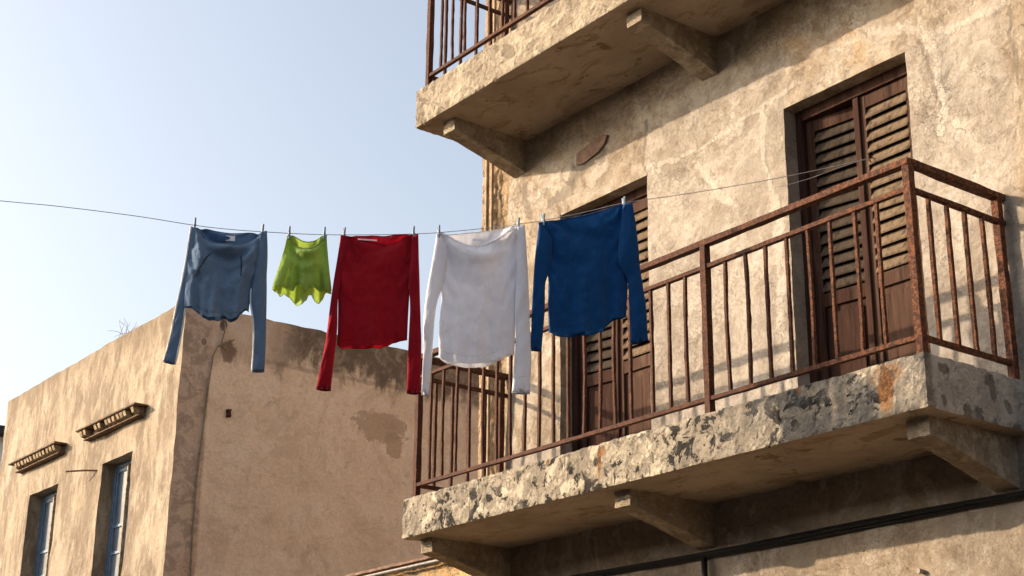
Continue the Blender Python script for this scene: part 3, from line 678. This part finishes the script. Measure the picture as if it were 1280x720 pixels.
mb.box((hx0+.02, WALL+.22, GROUND), (hx1-.25, 17, hz-.35), 2)
mb.box((hx0, WALL+.03, hz-.45), (hx1-.06, WALL+.25, hz-.03), 0); mb.box((hx1-.27, WALL+.25, hz-.45), (hx1-.06, 17, hz-.03), 2)
mb.box((hx0-.001, WALL+.03, GROUND), (hx0+.02, 17, hz-.02), 0)
o = mb.build('wall', ['front', 'side', 'roof'], HS, merge=.0002); local(o, hb)
def window(x0, x1, z0, z1):
    y = WALL+.165; fw = .05
    t = MB(); t.box((x0-.01, y, z0), (x0+fw, y+.07, z1), 0); t.box((x1-fw, y, z0), (x1+.01, y+.07, z1), 0); t.box((x0+fw, y+.001, z1-fw), (x1-fw, y+.069, z1+.01), 0); t.box((x0+fw, y+.001, z0), (x1-fw, y+.069, z0+fw), 0)
    f = t.build('window', 'blue_paint', HS, bevel=.004); local(f, (x0, y, z0)); f.location = Vector((x0, y, z0))-hb
    mid = (x1-x0)/2; h = z1-z0
    for s, (a, b) in enumerate(((fw+.003, mid-.002), (mid+.002, x1-x0-fw-.003))):
        t = MB(); sw = .042
        t.box((a, .012, fw), (a+sw, .052, h-fw)); t.box((b-sw, .008, fw), (b, .055, h-fw))
        for z in (h-.75, h-1.06, h-1.37, fw): t.box((a+sw, .014, z), (b-sw, .048, z+.035))
        t.box((a+sw, .0135, h-fw-.05), (b-sw, .0485, h-fw))
        c = t.build('sash', 'blue_paint', f, bevel=.003)
        g_ = MB(); g_.box((a+.02, .028, fw+.02), (b-.02, .034, h-fw-.02)); g_.build('glass', 'pane', f)
    t = MB(); t.box((mid-.013, -.022, fw), (mid+.013, .012, h-fw)); t.build('meeting_stile', 'dentil', f, bevel=.003)
for q in WIN: window(*q)
def hood(x0, x1, zt):
    t = MB(); n = int((x1-x0)/.105)
    t.box((x0, WALL-.165, zt-.024), (x1, WALL+.03, zt), 0, .004)
    t.box((x0+.05, WALL-.05, zt-.112), (x1-.05, WALL+.03, zt-.024), 0, .003)
    for q in range(n):
        a = x0+.05+(x1-x0-.1)*q/n+random.uniform(-.012, .012)
        if random.random() < .10: continue
        # little curved tile ends
        t.prism([(a+.012, WALL-.12, zt-.088), (a+.075, WALL-.12, zt-.088), (a+.082, WALL-.045, zt-.108), (a+.006, WALL-.045, zt-.108),
                 (a+.004, WALL-.145, zt-.026), (a+.083, WALL-.145, zt-.026), (a+.083, WALL-.045, zt-.026), (a+.004, WALL-.045, zt-.026)], 1)
    t.box((x0+.07, WALL-.085, zt-.128), (x1-.04, WALL+.03, zt-.112), 0, .003)
    o = t.build('window_hood', ['tile', 'dentil'], HS, bevel=.006); local(o, hb)
hood(-17.64, -15.97, 4.555); hood(-19.86, -18.29, 4.55)
t = MB(); cb = [(hx1+.035, 7.56, 5.24), (hx1+.03, 7.45, 5.18), (hx1+.03, 7.36, 5.12), (hx1+.025, 7.315, 5.0), (hx1+.025, 7.29, 4.7), (hx1+.02, 7.262, 4.1), (hx1+.025, 7.235, 3.6), (hx1+.02, 7.24, 3.0), (hx1+.02, 7.255, 2.5), (hx1+.02, 7.25, GROUND)]
t.tube(cb, .010, 6); t.tube([(hx1+.03, 7.36, 5.12), (hx1+.045, 7.40, 5.13), (hx1+.04, 7.46, 5.09)], .009, 6)
t.tube([(hx1+.0, 7.44, 5.41), (hx1+.04, 7.43, 5.37), (hx1+.03, 7.43, 5.30), (hx1+.03, 7.40, 5.16)], .008, 6)
o = t.build('wall_cable', 'conduit', HS, smooth=True); local(o, hb)
V, F = rough_box((hx1-.03, 7.545, 4.35), (hx1+.03, 7.59, 4.44), .015, .010, None, .01, 20)
o = link('iron_stub', V, F, 'rust', HS); local(o, hb)
t = MB(); t.tube([(-17.20, WALL+.04, 4.02), (-17.45, WALL-.09, 4.045), (-17.70, WALL-.20, 4.06)], .011, 6)
o = t.build('rusty_rod', 'rust', HS); local(o, hb)
# dry weed on the parapet
t = MB(); rnd = random.Random(3)
for q in range(16):
    p = Vector((-17.07+rnd.uniform(-.2, .2), 7.08, 5.54)); d = Vector((rnd.uniform(-.9, .9), rnd.uniform(-.3, .3), 1)).normalized(); pts = [p.copy()]
    for _ in range(9):
        d = (d+Vector((rnd.uniform(-.55, .55), rnd.uniform(-.3, .3), rnd.uniform(-.42, .25)))).normalized(); p = p+d*rnd.uniform(.03, .05); pts.append(p.copy())
        if p.z < 5.56: break
    t.tube(pts, [.0038*(1-.06*i) for i in range(len(pts))], 4)
o = t.build('dry_weed', 'twig'); local(o, (-17.07, 7.08, 5.54)); o.location = (-17.07, 7.08, 5.54)
tag(o, 'wispy dry weed growing on the roof edge of the old house', 'weed')
# sliver of a white house far behind
W2 = empty('distant_house', (-42, 14, GROUND), 'sliver of a white house with dark roof edge beyond the old house', 'house')
t = MB(); t.box((-48, 12, GROUND), (-36.2, 20, 8.9)); o = t.build('wall', 'white', W2); local(o, W2.location)
t = MB(); t.box((-48.3, 11.7, 8.9), (-35.8, 20.3, 9.08)); o = t.build('roof', 'dark', W2); local(o, W2.location)

# unseen row house added behind the camera, blocks low sky light under the balconies
OP = empty('sky_blocking_house', (0, -5.2, GROUND), 'unseen plain row house added across the street to block low sky light', 'house')
t = MB(); t.box((-46, -12, GROUND), (4, -5.2, 4.4)); t.box((-46.2, -5.35, 4.4), (4.2, -5.0, 4.6))
o = t.build('wall', plain('blocker_house_plaster', (.30, .25, .20), .95, .1, .25, 2, .5, .02), OP, bevel=.02); local(o, OP.location)
for k in range(10):
    for (z0, z1) in ((-1.2, .6), (1.9, 3.5)):
        x = -43+k*4.6
        t = MB(); t.box((x, -5.24, z0), (x+1.1, -5.17, z1)); w = t.build('blocker_house_shutter', 'wood', OP, bevel=.01); local(w, OP.location)
# ------------------------------------------------------------------ washing line
LP = [Vector(p) for p in LINE]
def cat(pts, n):
    """Catmull-Rom through the points"""
    out = []; P = [pts[0]]+list(pts)+[pts[-1]]
    for i in range(1, len(P)-2):
        for q in range(n):
            t = q/n; a, b, c, d = P[i-1], P[i], P[i+1], P[i+2]
            out.append(.5*((2*b)+(c-a)*t+(2*a-5*b+4*c-d)*t*t+(3*b-a-3*c+d)*t**3))
    out.append(P[-2]); return out
ext = [LP[0]-Hv*2.4+Vector((0, 0, .16)), LP[0]-Hv*1.2+Vector((0, 0, .05))]
t = MB(); full = cat(ext+LP, 4); t.tube(full, .0022, 6)
o = t.build('clothesline', 'line', smooth=True); local(o, LP[-1]); o.location = LP[-1]
tag(o, 'thin grey washing line strung from the right hand shutter past the balcony', 'washing line')
t = MB(); e = LP[-1]
q = e-Hv*.72; t.tube(cat([e, e-Hv*.2+Vector((0, 0, -.075)), e-Hv*.4+Vector((.0, 0, -.165)), e-Hv*.62+Vector((0, 0, -.245))], 4), .0018, 6)
s = t.build('loose_strand', 'line', o, smooth=True); local(s, LP[-1])
t = MB(); t.tube([e+Vector((0, .05, 0)), e+Vector((0, -.01, 0)), e+Vector((0, -.03, -.02)), e+Vector((0, -.01, -.035))], .004, 6)
s = t.build('hook', 'rust', o, smooth=True); local(s, LP[-1])
pb = Vector((ext[0].x, ext[0].y, GROUND))
t = MB(); t.tube([(0, 0, 0), (0, 0, ext[0].z-GROUND+.12)], .04, 14); t.tube([(-.05, 0, ext[0].z-GROUND), (.05, 0, ext[0].z-GROUND)], .008, 6)
o = t.build('line_pole', 'steel', smooth=False); o.location = pb
tag(o, 'grey steel pole holding the free end of the washing line', 'pole')

# ------------------------------------------------------------------ garments
def interp(poly, t, idx=None):
    n = len(poly)-1; x = max(0., min(.99999, t))*n; i = int(x); f = x-i
    P = lambda k: Vector(poly[max(0, min(n, k))])
    a, b, c, d = P(i-1), P(i), P(i+1), P(i+2)
    return .5*((2*b)+(c-a)*f+(2*a-5*b+4*c-d)*f*f+(3*b-a-3*c+d)*f**3)
def hem_v(hem, u):
    best = None
    for a, b in zip(hem, hem[1:]):
        lo, hi = min(a[0], b[0]), max(a[0], b[0])
        if lo-1e-6 <= u <= hi+1e-6 and hi-lo > 1e-6:
            f = (u-a[0])/(b[0]-a[0]); f = f*f*(3-2*f); v = a[1]+(b[1]-a[1])*f
            best = v if best is None else min(best, v)
    return best if best is not None else (hem[0][1] if u < hem[0][0] else hem[-1][1])
def garment(key, label, cat_, mats, opt):
    g = GARM[key]; org = Vector(g['origin'])
    rnd = random.Random(opt.get('seed', 1))
    Lp, Rp, hem, droop = g['L'], g['R'], g['hem'], g['droop']
    NS, NT = 72, 48
    ph = [rnd.uniform(0, 6.28) for _ in range(12)]
    thick = opt.get('thick', .035); bd_ = opt.get('back_droop', .006)
    pegs = g['pegs']; pu = [p[0] for p in pegs]
    def P3(u, v, w): return Hv*u+Vector((0, 0, v))+Nv*w
    def folds(u, v, s, t, side):
        w = 0
        for k_, c in enumerate(((pegs[0][0], pegs[0][1]), (pegs[1][0], pegs[1][1]))):
            du, dv = (u-c[0]), (c[1]-v); r = math.hypot(du, dv); th = math.atan2(du*(1 if k_ == 0 else -1), dv+.02)
            w += opt.get('rad', .007)*math.sin(opt.get('rf', 7)*th+ph[k_+(4 if side < 0 else 0)])*math.exp(-((r-.18)/.22)**2)*1.8
        vt = dv0 = None
        dd = opt.get('drape', .0)
        if dd and side > 0:
            q = 4*s*(1-s); depth = (g['pegs'][0][1]-v) - droop*q*1.25
            w += dd*math.sin(depth*opt.get('df', 60)+.6)*math.exp(-max(0, depth)/.085)*q
        vf = opt.get('vert', .010)*(t**1.4)
        w += vf*math.sin(2*math.pi*opt.get('vn', 3)*s+ph[2]+1.2*math.sin(2.1*t+ph[3]))
        w += vf*.5*math.sin(2*math.pi*opt.get('vn', 3)*2.3*s+ph[5]-t*1.5)
        w += fr((u*1.0, v*1.0, ph[0]+side), 9, .011)+fr((u, v*.7, ph[1]+side), 24, .0035)
        return w
    verts = []; faces = []; mi = []; uvw = {}
    for side in (1, -1):
        k0 = len(verts)
        for j in range(NT+1):
            t = j/NT
            for i in range(NS+1):
                s = i/NS
                l = interp(Lp, t); r = interp(Rp, t)
                l0 = interp(Lp, 0); r0 = interp(Rp, 0)
                topv = l0.y+(r0.y-l0.y)*s
                es = min(1, s*(1-s)*4)
                dr = droop if side > 0 else bd_
                sag = dr*(math.sin(math.pi*s)**1.25)
                top_ = topv-sag
                u = l.x+(r.x-l.x)*s
                bot = hem_v(hem, max(hem[0][0], min(hem[-1][0], u)))
                if side < 0 and 'hemb' in g: bot = hem_v(g['hemb'], max(g['hemb'][0][0], min(g['hemb'][-1][0], u)))
                elif side < 0: bot -= opt.get('back_long', 0)*math.sin(math.pi*s)**.5 + opt.get('scal', 0)*(.5+.5*math.sin(2*math.pi*3*s+1))*es
                tt = t
                v = top_+(bot-top_)*tt
                # follow the outline's own heights at the edges
                env = math.sin(math.pi*s)**.45 if 0 < s < 1 else 0
                w = side*thick*env*(.35+.65*math.sin(min(1, t*1.2)*math.pi*.55))
                w += folds(u, v, s, t, side)*min(1, env*1.4)
                # body hangs back and creases where the sleeves pull at the armholes
                if 'sl' in g:
                    for es_, sg in ((s, 1), (1-s, -1)):
                        q_ = (t*1.6-es_*1.0)
                        w += side*.010*math.exp(-((es_-.10-.05*math.sin(t*9+ph[4]))/.05)**2)*math.sin(min(1, t*1.4)*math.pi)*math.cos(q_*9+ph[5+(sg > 0)])
                        w += .006*math.sin((t*26-es_*34)+ph[7])*math.exp(-((t-.42)/.20)**2-((es_-.0)/.20)**2)
                verts.append(P3(u, v, w))
                if side > 0: uvw[(i, j)] = (u, v, w)
        for j in range(NT):
            for i in range(NS):
                a = k0+j*(NS+1)+i; faces.append((a, a+1, a+NS+2, a+NS+1)); mi.append(0 if side > 0 else opt.get('back_mi', 0))
    # neckline rim and hem band: rolled edges
    mb = MB(); mb.v = verts; mb.f = faces; mb.i = mi
    def rim(j, r, off=0, side=0):
        mb.tube([verts[side*(NS+1)*(NT+1)+j*(NS+1)+i]+Nv*off for i in range(0, NS+1, 2)], r, 6)
    rim(0, .0035); rim(NT, .0022)
    rim(NT, .0020, 0, 1); rim(0, .003, 0, 1)
    edges = {}
    def sleeve(tag_, off):
        A, B = g[tag_]; n = 34; m = 16; k0 = len(mb.v); cen = []
        for j in range(n+1):
            t = j/n; a = interp(A, t); b = interp(B, t)
            c = (a+b)/2; hw = (b-a).length/2
            c.x += .0045*math.sin(7*t+ph[11])*math.sin(math.pi*t); hw *= 1+.05*math.sin(13*t+ph[3])*math.sin(math.pi*t)
            d = (b-a).normalized()
            z = off*(1-.5*t) + .010*math.sin(3*t+ph[6])*t
            cr = hw*.42*(.5+.5*min(1, t*3)) * (1+.15*math.sin(9*t+ph[7]))
            ring = []
            for q in range(m):
                th = 2*math.pi*q/m
                k_ = 1+.06*math.sin(3*th+t*11+ph[8])+.04*math.sin(5*th-t*17+ph[9])
                du, dw = math.cos(th)*hw*(k_ if abs(math.cos(th)) < .9 else 1), math.sin(th)*cr*k_
                wr = fr((t*3, th, off), 2.2, .004) + .0032*math.sin(2*math.pi*(t*opt.get('sw', 6))+2*math.cos(th)+ph[10])*min(1, t*2)
                p = P3(c.x+d.x*du, c.y+d.y*du, z+dw+wr)
                mb.v.append(p); ring.append(p)
            cen.append(ring)
        for j in range(n):
            for q in range(m):
                mb.f.append((k0+j*m+q, k0+j*m+(q+1) % m, k0+(j+1)*m+(q+1) % m, k0+(j+1)*m+q)); mb.i.append(0)
        mb.f.append(tuple(k0+q for q in range(m))); mb.i.append(0)
        # turned cuff: doubled ring just inside the mouth
        k1 = len(mb.v)
        cc = sum(cen[-1], Vector())/m
        for q in range(m): mb.v.append(cc+(cen[-1][q]-cc)*.86+Vector((0, 0, .035)))
        for q in range(m): mb.f.append((k0+n*m+q, k0+n*m+(q+1) % m, k1+(q+1) % m, k1+q)); mb.i.append(0)
        for dz_ in (0, -4):
            rg = cen[n+dz_] ; ce = sum(rg, Vector())/m
            mb.tube([ce+(p-ce)*1.01 for p in rg]+[ce+(rg[0]-ce)*1.01], .0013, 4, cap=False)
        edges[tag_] = cen
    hs_ = NT-3
    mb.tube([verts[hs_*(NS+1)+i]+Nv*.0008 for i in range(0, NS+1)], .0012, 4)
    if 'sl' in g: sleeve('sl', opt.get('so', .012)); sleeve('sr', opt.get('so2', .012))
    o = mb.build(opt['name'], mats, None, smooth=True); o.location = org
    tag(o, label, cat_)
    # woven label inside the back of the neck
    if opt.get('label'):
        s_, w_, h_ = opt['label']
        i = int(s_*NS); bk = verts[(NS+1)*(NT+1)+2*(NS+1)+i]
        t = MB(); c = Vector(bk)+Nv*.018+Vector((0, 0, opt.get('label_dz', -.004)))
        pts = []
        for zz_ in (0, 1):
            for x_ in (-1, 1):
                for y_ in (-1, 1): pts.append(c+Hv*(x_*w_/2)+Vector((0, 0, y_*h_/2))+Nv*zz_*.002)
        a = pts; t.prism([a[0], a[2], a[6], a[4], a[1], a[3], a[7], a[5]])
        t.build('neck_label', 'label', o)
    return o, verts, edges, uvw, NS, NT, P3

o, vv, ed, uvw, NS, NT, P3 = garment('blue_jacket', 'slate blue long sleeved top with white piping and a deeply sagging collar', 'top', ['denim', 'denim_in'],
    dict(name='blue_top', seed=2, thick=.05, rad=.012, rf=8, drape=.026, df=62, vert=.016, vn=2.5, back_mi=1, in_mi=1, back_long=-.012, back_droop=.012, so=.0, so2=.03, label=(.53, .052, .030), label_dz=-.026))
for tg, q in (('sl', 8), ('sl', 0), ('sr', 8)):
    t = MB(); rings = ed[tg]
    st = 0 if (tg, q) == ('sl', 8) else (18 if tg == 'sl' else 14)
    pts = [r[q]+(r[q]-sum(r, Vector())/16).normalized()*.002+Nv*.004 for r in rings[st:]]
    t.tube(pts, .0052, 6); t.build('piping', 'piping', o, smooth=True)
for (s0, t0, s1, t1) in ((.29, .17, .13, .62), (.69, .17, .77, .50)):
    t = MB(); pts = []
    for k_ in range(13):
        f = k_/12; a = (s0+(s1-s0)*f)*NS; b = (t0+(t1-t0)*f)*NT
        i, j = int(a), int(b); fa, fb = a-i, b-j
        u = [sum(uvw[(i+x, j+y)][c]*(fa if x else 1-fa)*(fb if y else 1-fb) for x in (0, 1) for y in (0, 1)) for c in range(3)]
        pts.append(P3(u[0], u[1], u[2]+.004))
    t.tube(pts, .0034, 5); t.build('seam_piping', 'dark_piping', o, smooth=True)
garment('lime_top', 'small lime green sleeveless top with scalloped hem', 'top', ['lime'],
    dict(name='lime_top', seed=5, thick=.035, rad=.010, rf=6, drape=.022, df=70, vert=.030, vn=2.2, back_droop=.028, back_long=.016, scal=.034))
garment('red_sweater', 'crimson red sweater with both long sleeves hanging down', 'sweater', ['red'],
    dict(name='red_sweater', seed=3, thick=.030, rad=.006, rf=7, drape=.004, vert=.010, vn=2, back_droop=.004, so=.010, so2=.024, label=(.36, .11, .008), label_dz=-.001))
garment('white_shirt', 'plain white long sleeved shirt with a rounded hem', 'shirt', ['white_c'],
    dict(name='white_shirt', seed=11, thick=.045, rad=.018, rf=6, drape=.014, df=50, vert=.010, vn=1.6, back_droop=.004, so=.006, so2=.030, label=(.49, .06, .016), label_dz=-.012))
garment('navy_sweater', 'deep royal blue sweater hanging closest to the balcony railing', 'sweater', ['navy'],
    dict(name='navy_sweater', seed=9, thick=.040, rad=.007, rf=7, drape=.003, vert=.016, vn=2, back_droop=.004, so=.012, so2=.036))

# ------------------------------------------------------------------ clothes pegs
def peg_proto():
    p = empty('clothes_peg', (0, 0, 0))
    for s in (-1, 1):
        t = MB()
        prof = [(-.034, .0022, .004), (-.022, .0045, .0048), (-.006, .0065, .0052), (.006, .0070, .0052), (.020, .0095, .0048), (.036, .0120, .0042)]
        k0 = 0
        for (z, x, hw) in prof:
            for a, b in ((-1, -1), (1, -1), (1, 1), (-1, 1)): t.v.append((s*x+a*.0032, b*hw, z))
        for j in range(len(prof)-1):
            for q in range(4): t.f.append((j*4+q, j*4+(q+1) % 4, j*4+4+(q+1) % 4, j*4+4+q)); t.i.append(0)
        t.f += [(0, 1, 2, 3), tuple(20+q for q in range(4))]; t.i += [0, 0]
        t.build('prong', 'peg', p, bevel=.0012)
    t = MB(); t.tube([(.0, -.0075, .0), (0, .0075, 0)], .0052, 10); t.build('spring', 'pegm', p, smooth=True)
    return p
proto = peg_proto(); first = True
PEGL = {'blue_jacket': ('slate blue top', -4, 6), 'lime_top': ('small lime top', -6, 3), 'red_sweater': ('crimson sweater', 5, -3), 'white_shirt': ('white shirt', -9, 3), 'navy_sweater': ('royal blue sweater', -10, -4)}
for key, (nm, t1, t2) in PEGL.items():
    g_ = GARM[key]
    for q, pg in enumerate(g_['pegs']):
        if first: p = proto; first = False
        else:
            p = proto.copy(); col.objects.link(p)
            for c in list(proto.children):
                d = c.copy(); col.objects.link(d); d.parent = p
        u, vl, u2, vtp = pg
        p.location = Vector(g_['origin'])+Hv*u+Vector((0, 0, vl+.004))
        zr = math.atan2(Nv.y, Nv.x)+R(random.uniform(-4, 20))
        p.rotation_euler = (0, R((t1, t2)[q]), zr); p.scale = (1.12,)*3
        tag(p, 'blue grey plastic peg gripping the %s shoulder of the %s' % (('left', 'right')[q], nm), 'clothes peg', 'pegs on the washing line')

# ------------------------------------------------------------------ camera
cam = bpy.data.cameras.new('camera'); co = bpy.data.objects.new('camera', cam); col.objects.link(co)
cam.sensor_width = 36; cam.lens = 36*1950.5/1280; cam.clip_start = .05; cam.clip_end = 2000
p, y, r = 0.33949364, -0.9247335, 0.01028097
f = Vector((math.sin(y)*math.cos(p), math.cos(y)*math.cos(p), math.sin(p))); rt = Vector((math.cos(y), -math.sin(y), 0)); up = rt.cross(f)
rt2 = rt*math.cos(r)+up*math.sin(r); up2 = rt2.cross(f)
co.matrix_world = Matrix(((rt2.x, up2.x, -f.x, 0), (rt2.y, up2.y, -f.y, 0), (rt2.z, up2.z, -f.z, 0), (0, 0, 0, 1)))
scene.camera = co

# ------------------------------------------------------------------ light
travel = Vector((1.2, 1.0, -.575)).normalized()     # the way the sunlight travels
sl = bpy.data.lights.new('sun', 'SUN'); sl.energy = 3.4; sl.angle = R(.6); sl.color = (1, .80, .585)
so = bpy.data.objects.new('sun', sl); col.objects.link(so); so.rotation_euler = travel.to_track_quat('-Z', 'Y').to_euler(); so.location = (-15, -10, 12)
elev = math.asin(-travel.z); toward = -travel
wd = bpy.data.worlds.new('World'); scene.world = wd; wd.use_nodes = True; nt = wd.node_tree
bg = nt.nodes['Background']; sky = nt.nodes.new('ShaderNodeTexSky'); sky.sky_type = 'NISHITA'; sky.sun_disc = False
sky.sun_elevation = elev; sky.sun_rotation = math.atan2(toward.x, toward.y)
sky.air_density = 1.0; sky.dust_density = 5.0; sky.ozone_density = 1.0; sky.altitude = 50
hs = nt.nodes.new('ShaderNodeHueSaturation'); hs.inputs['Saturation'].default_value = .66
nt.links.new(sky.outputs[0], hs.inputs['Color']); nt.links.new(hs.outputs[0], bg.inputs[0]); bg.inputs[1].default_value = .132
scene.view_settings.view_transform = 'Standard'; scene.view_settings.look = 'None'; scene.view_settings.exposure = 1.16; scene.view_settings.gamma = 1
scene.render.engine = 'CYCLES'; scene.cycles.use_denoising = True; scene.cycles.max_bounces = 8; scene.cycles.diffuse_bounces = 5
scene.render.resolution_x = 1024; scene.render.resolution_y = 576
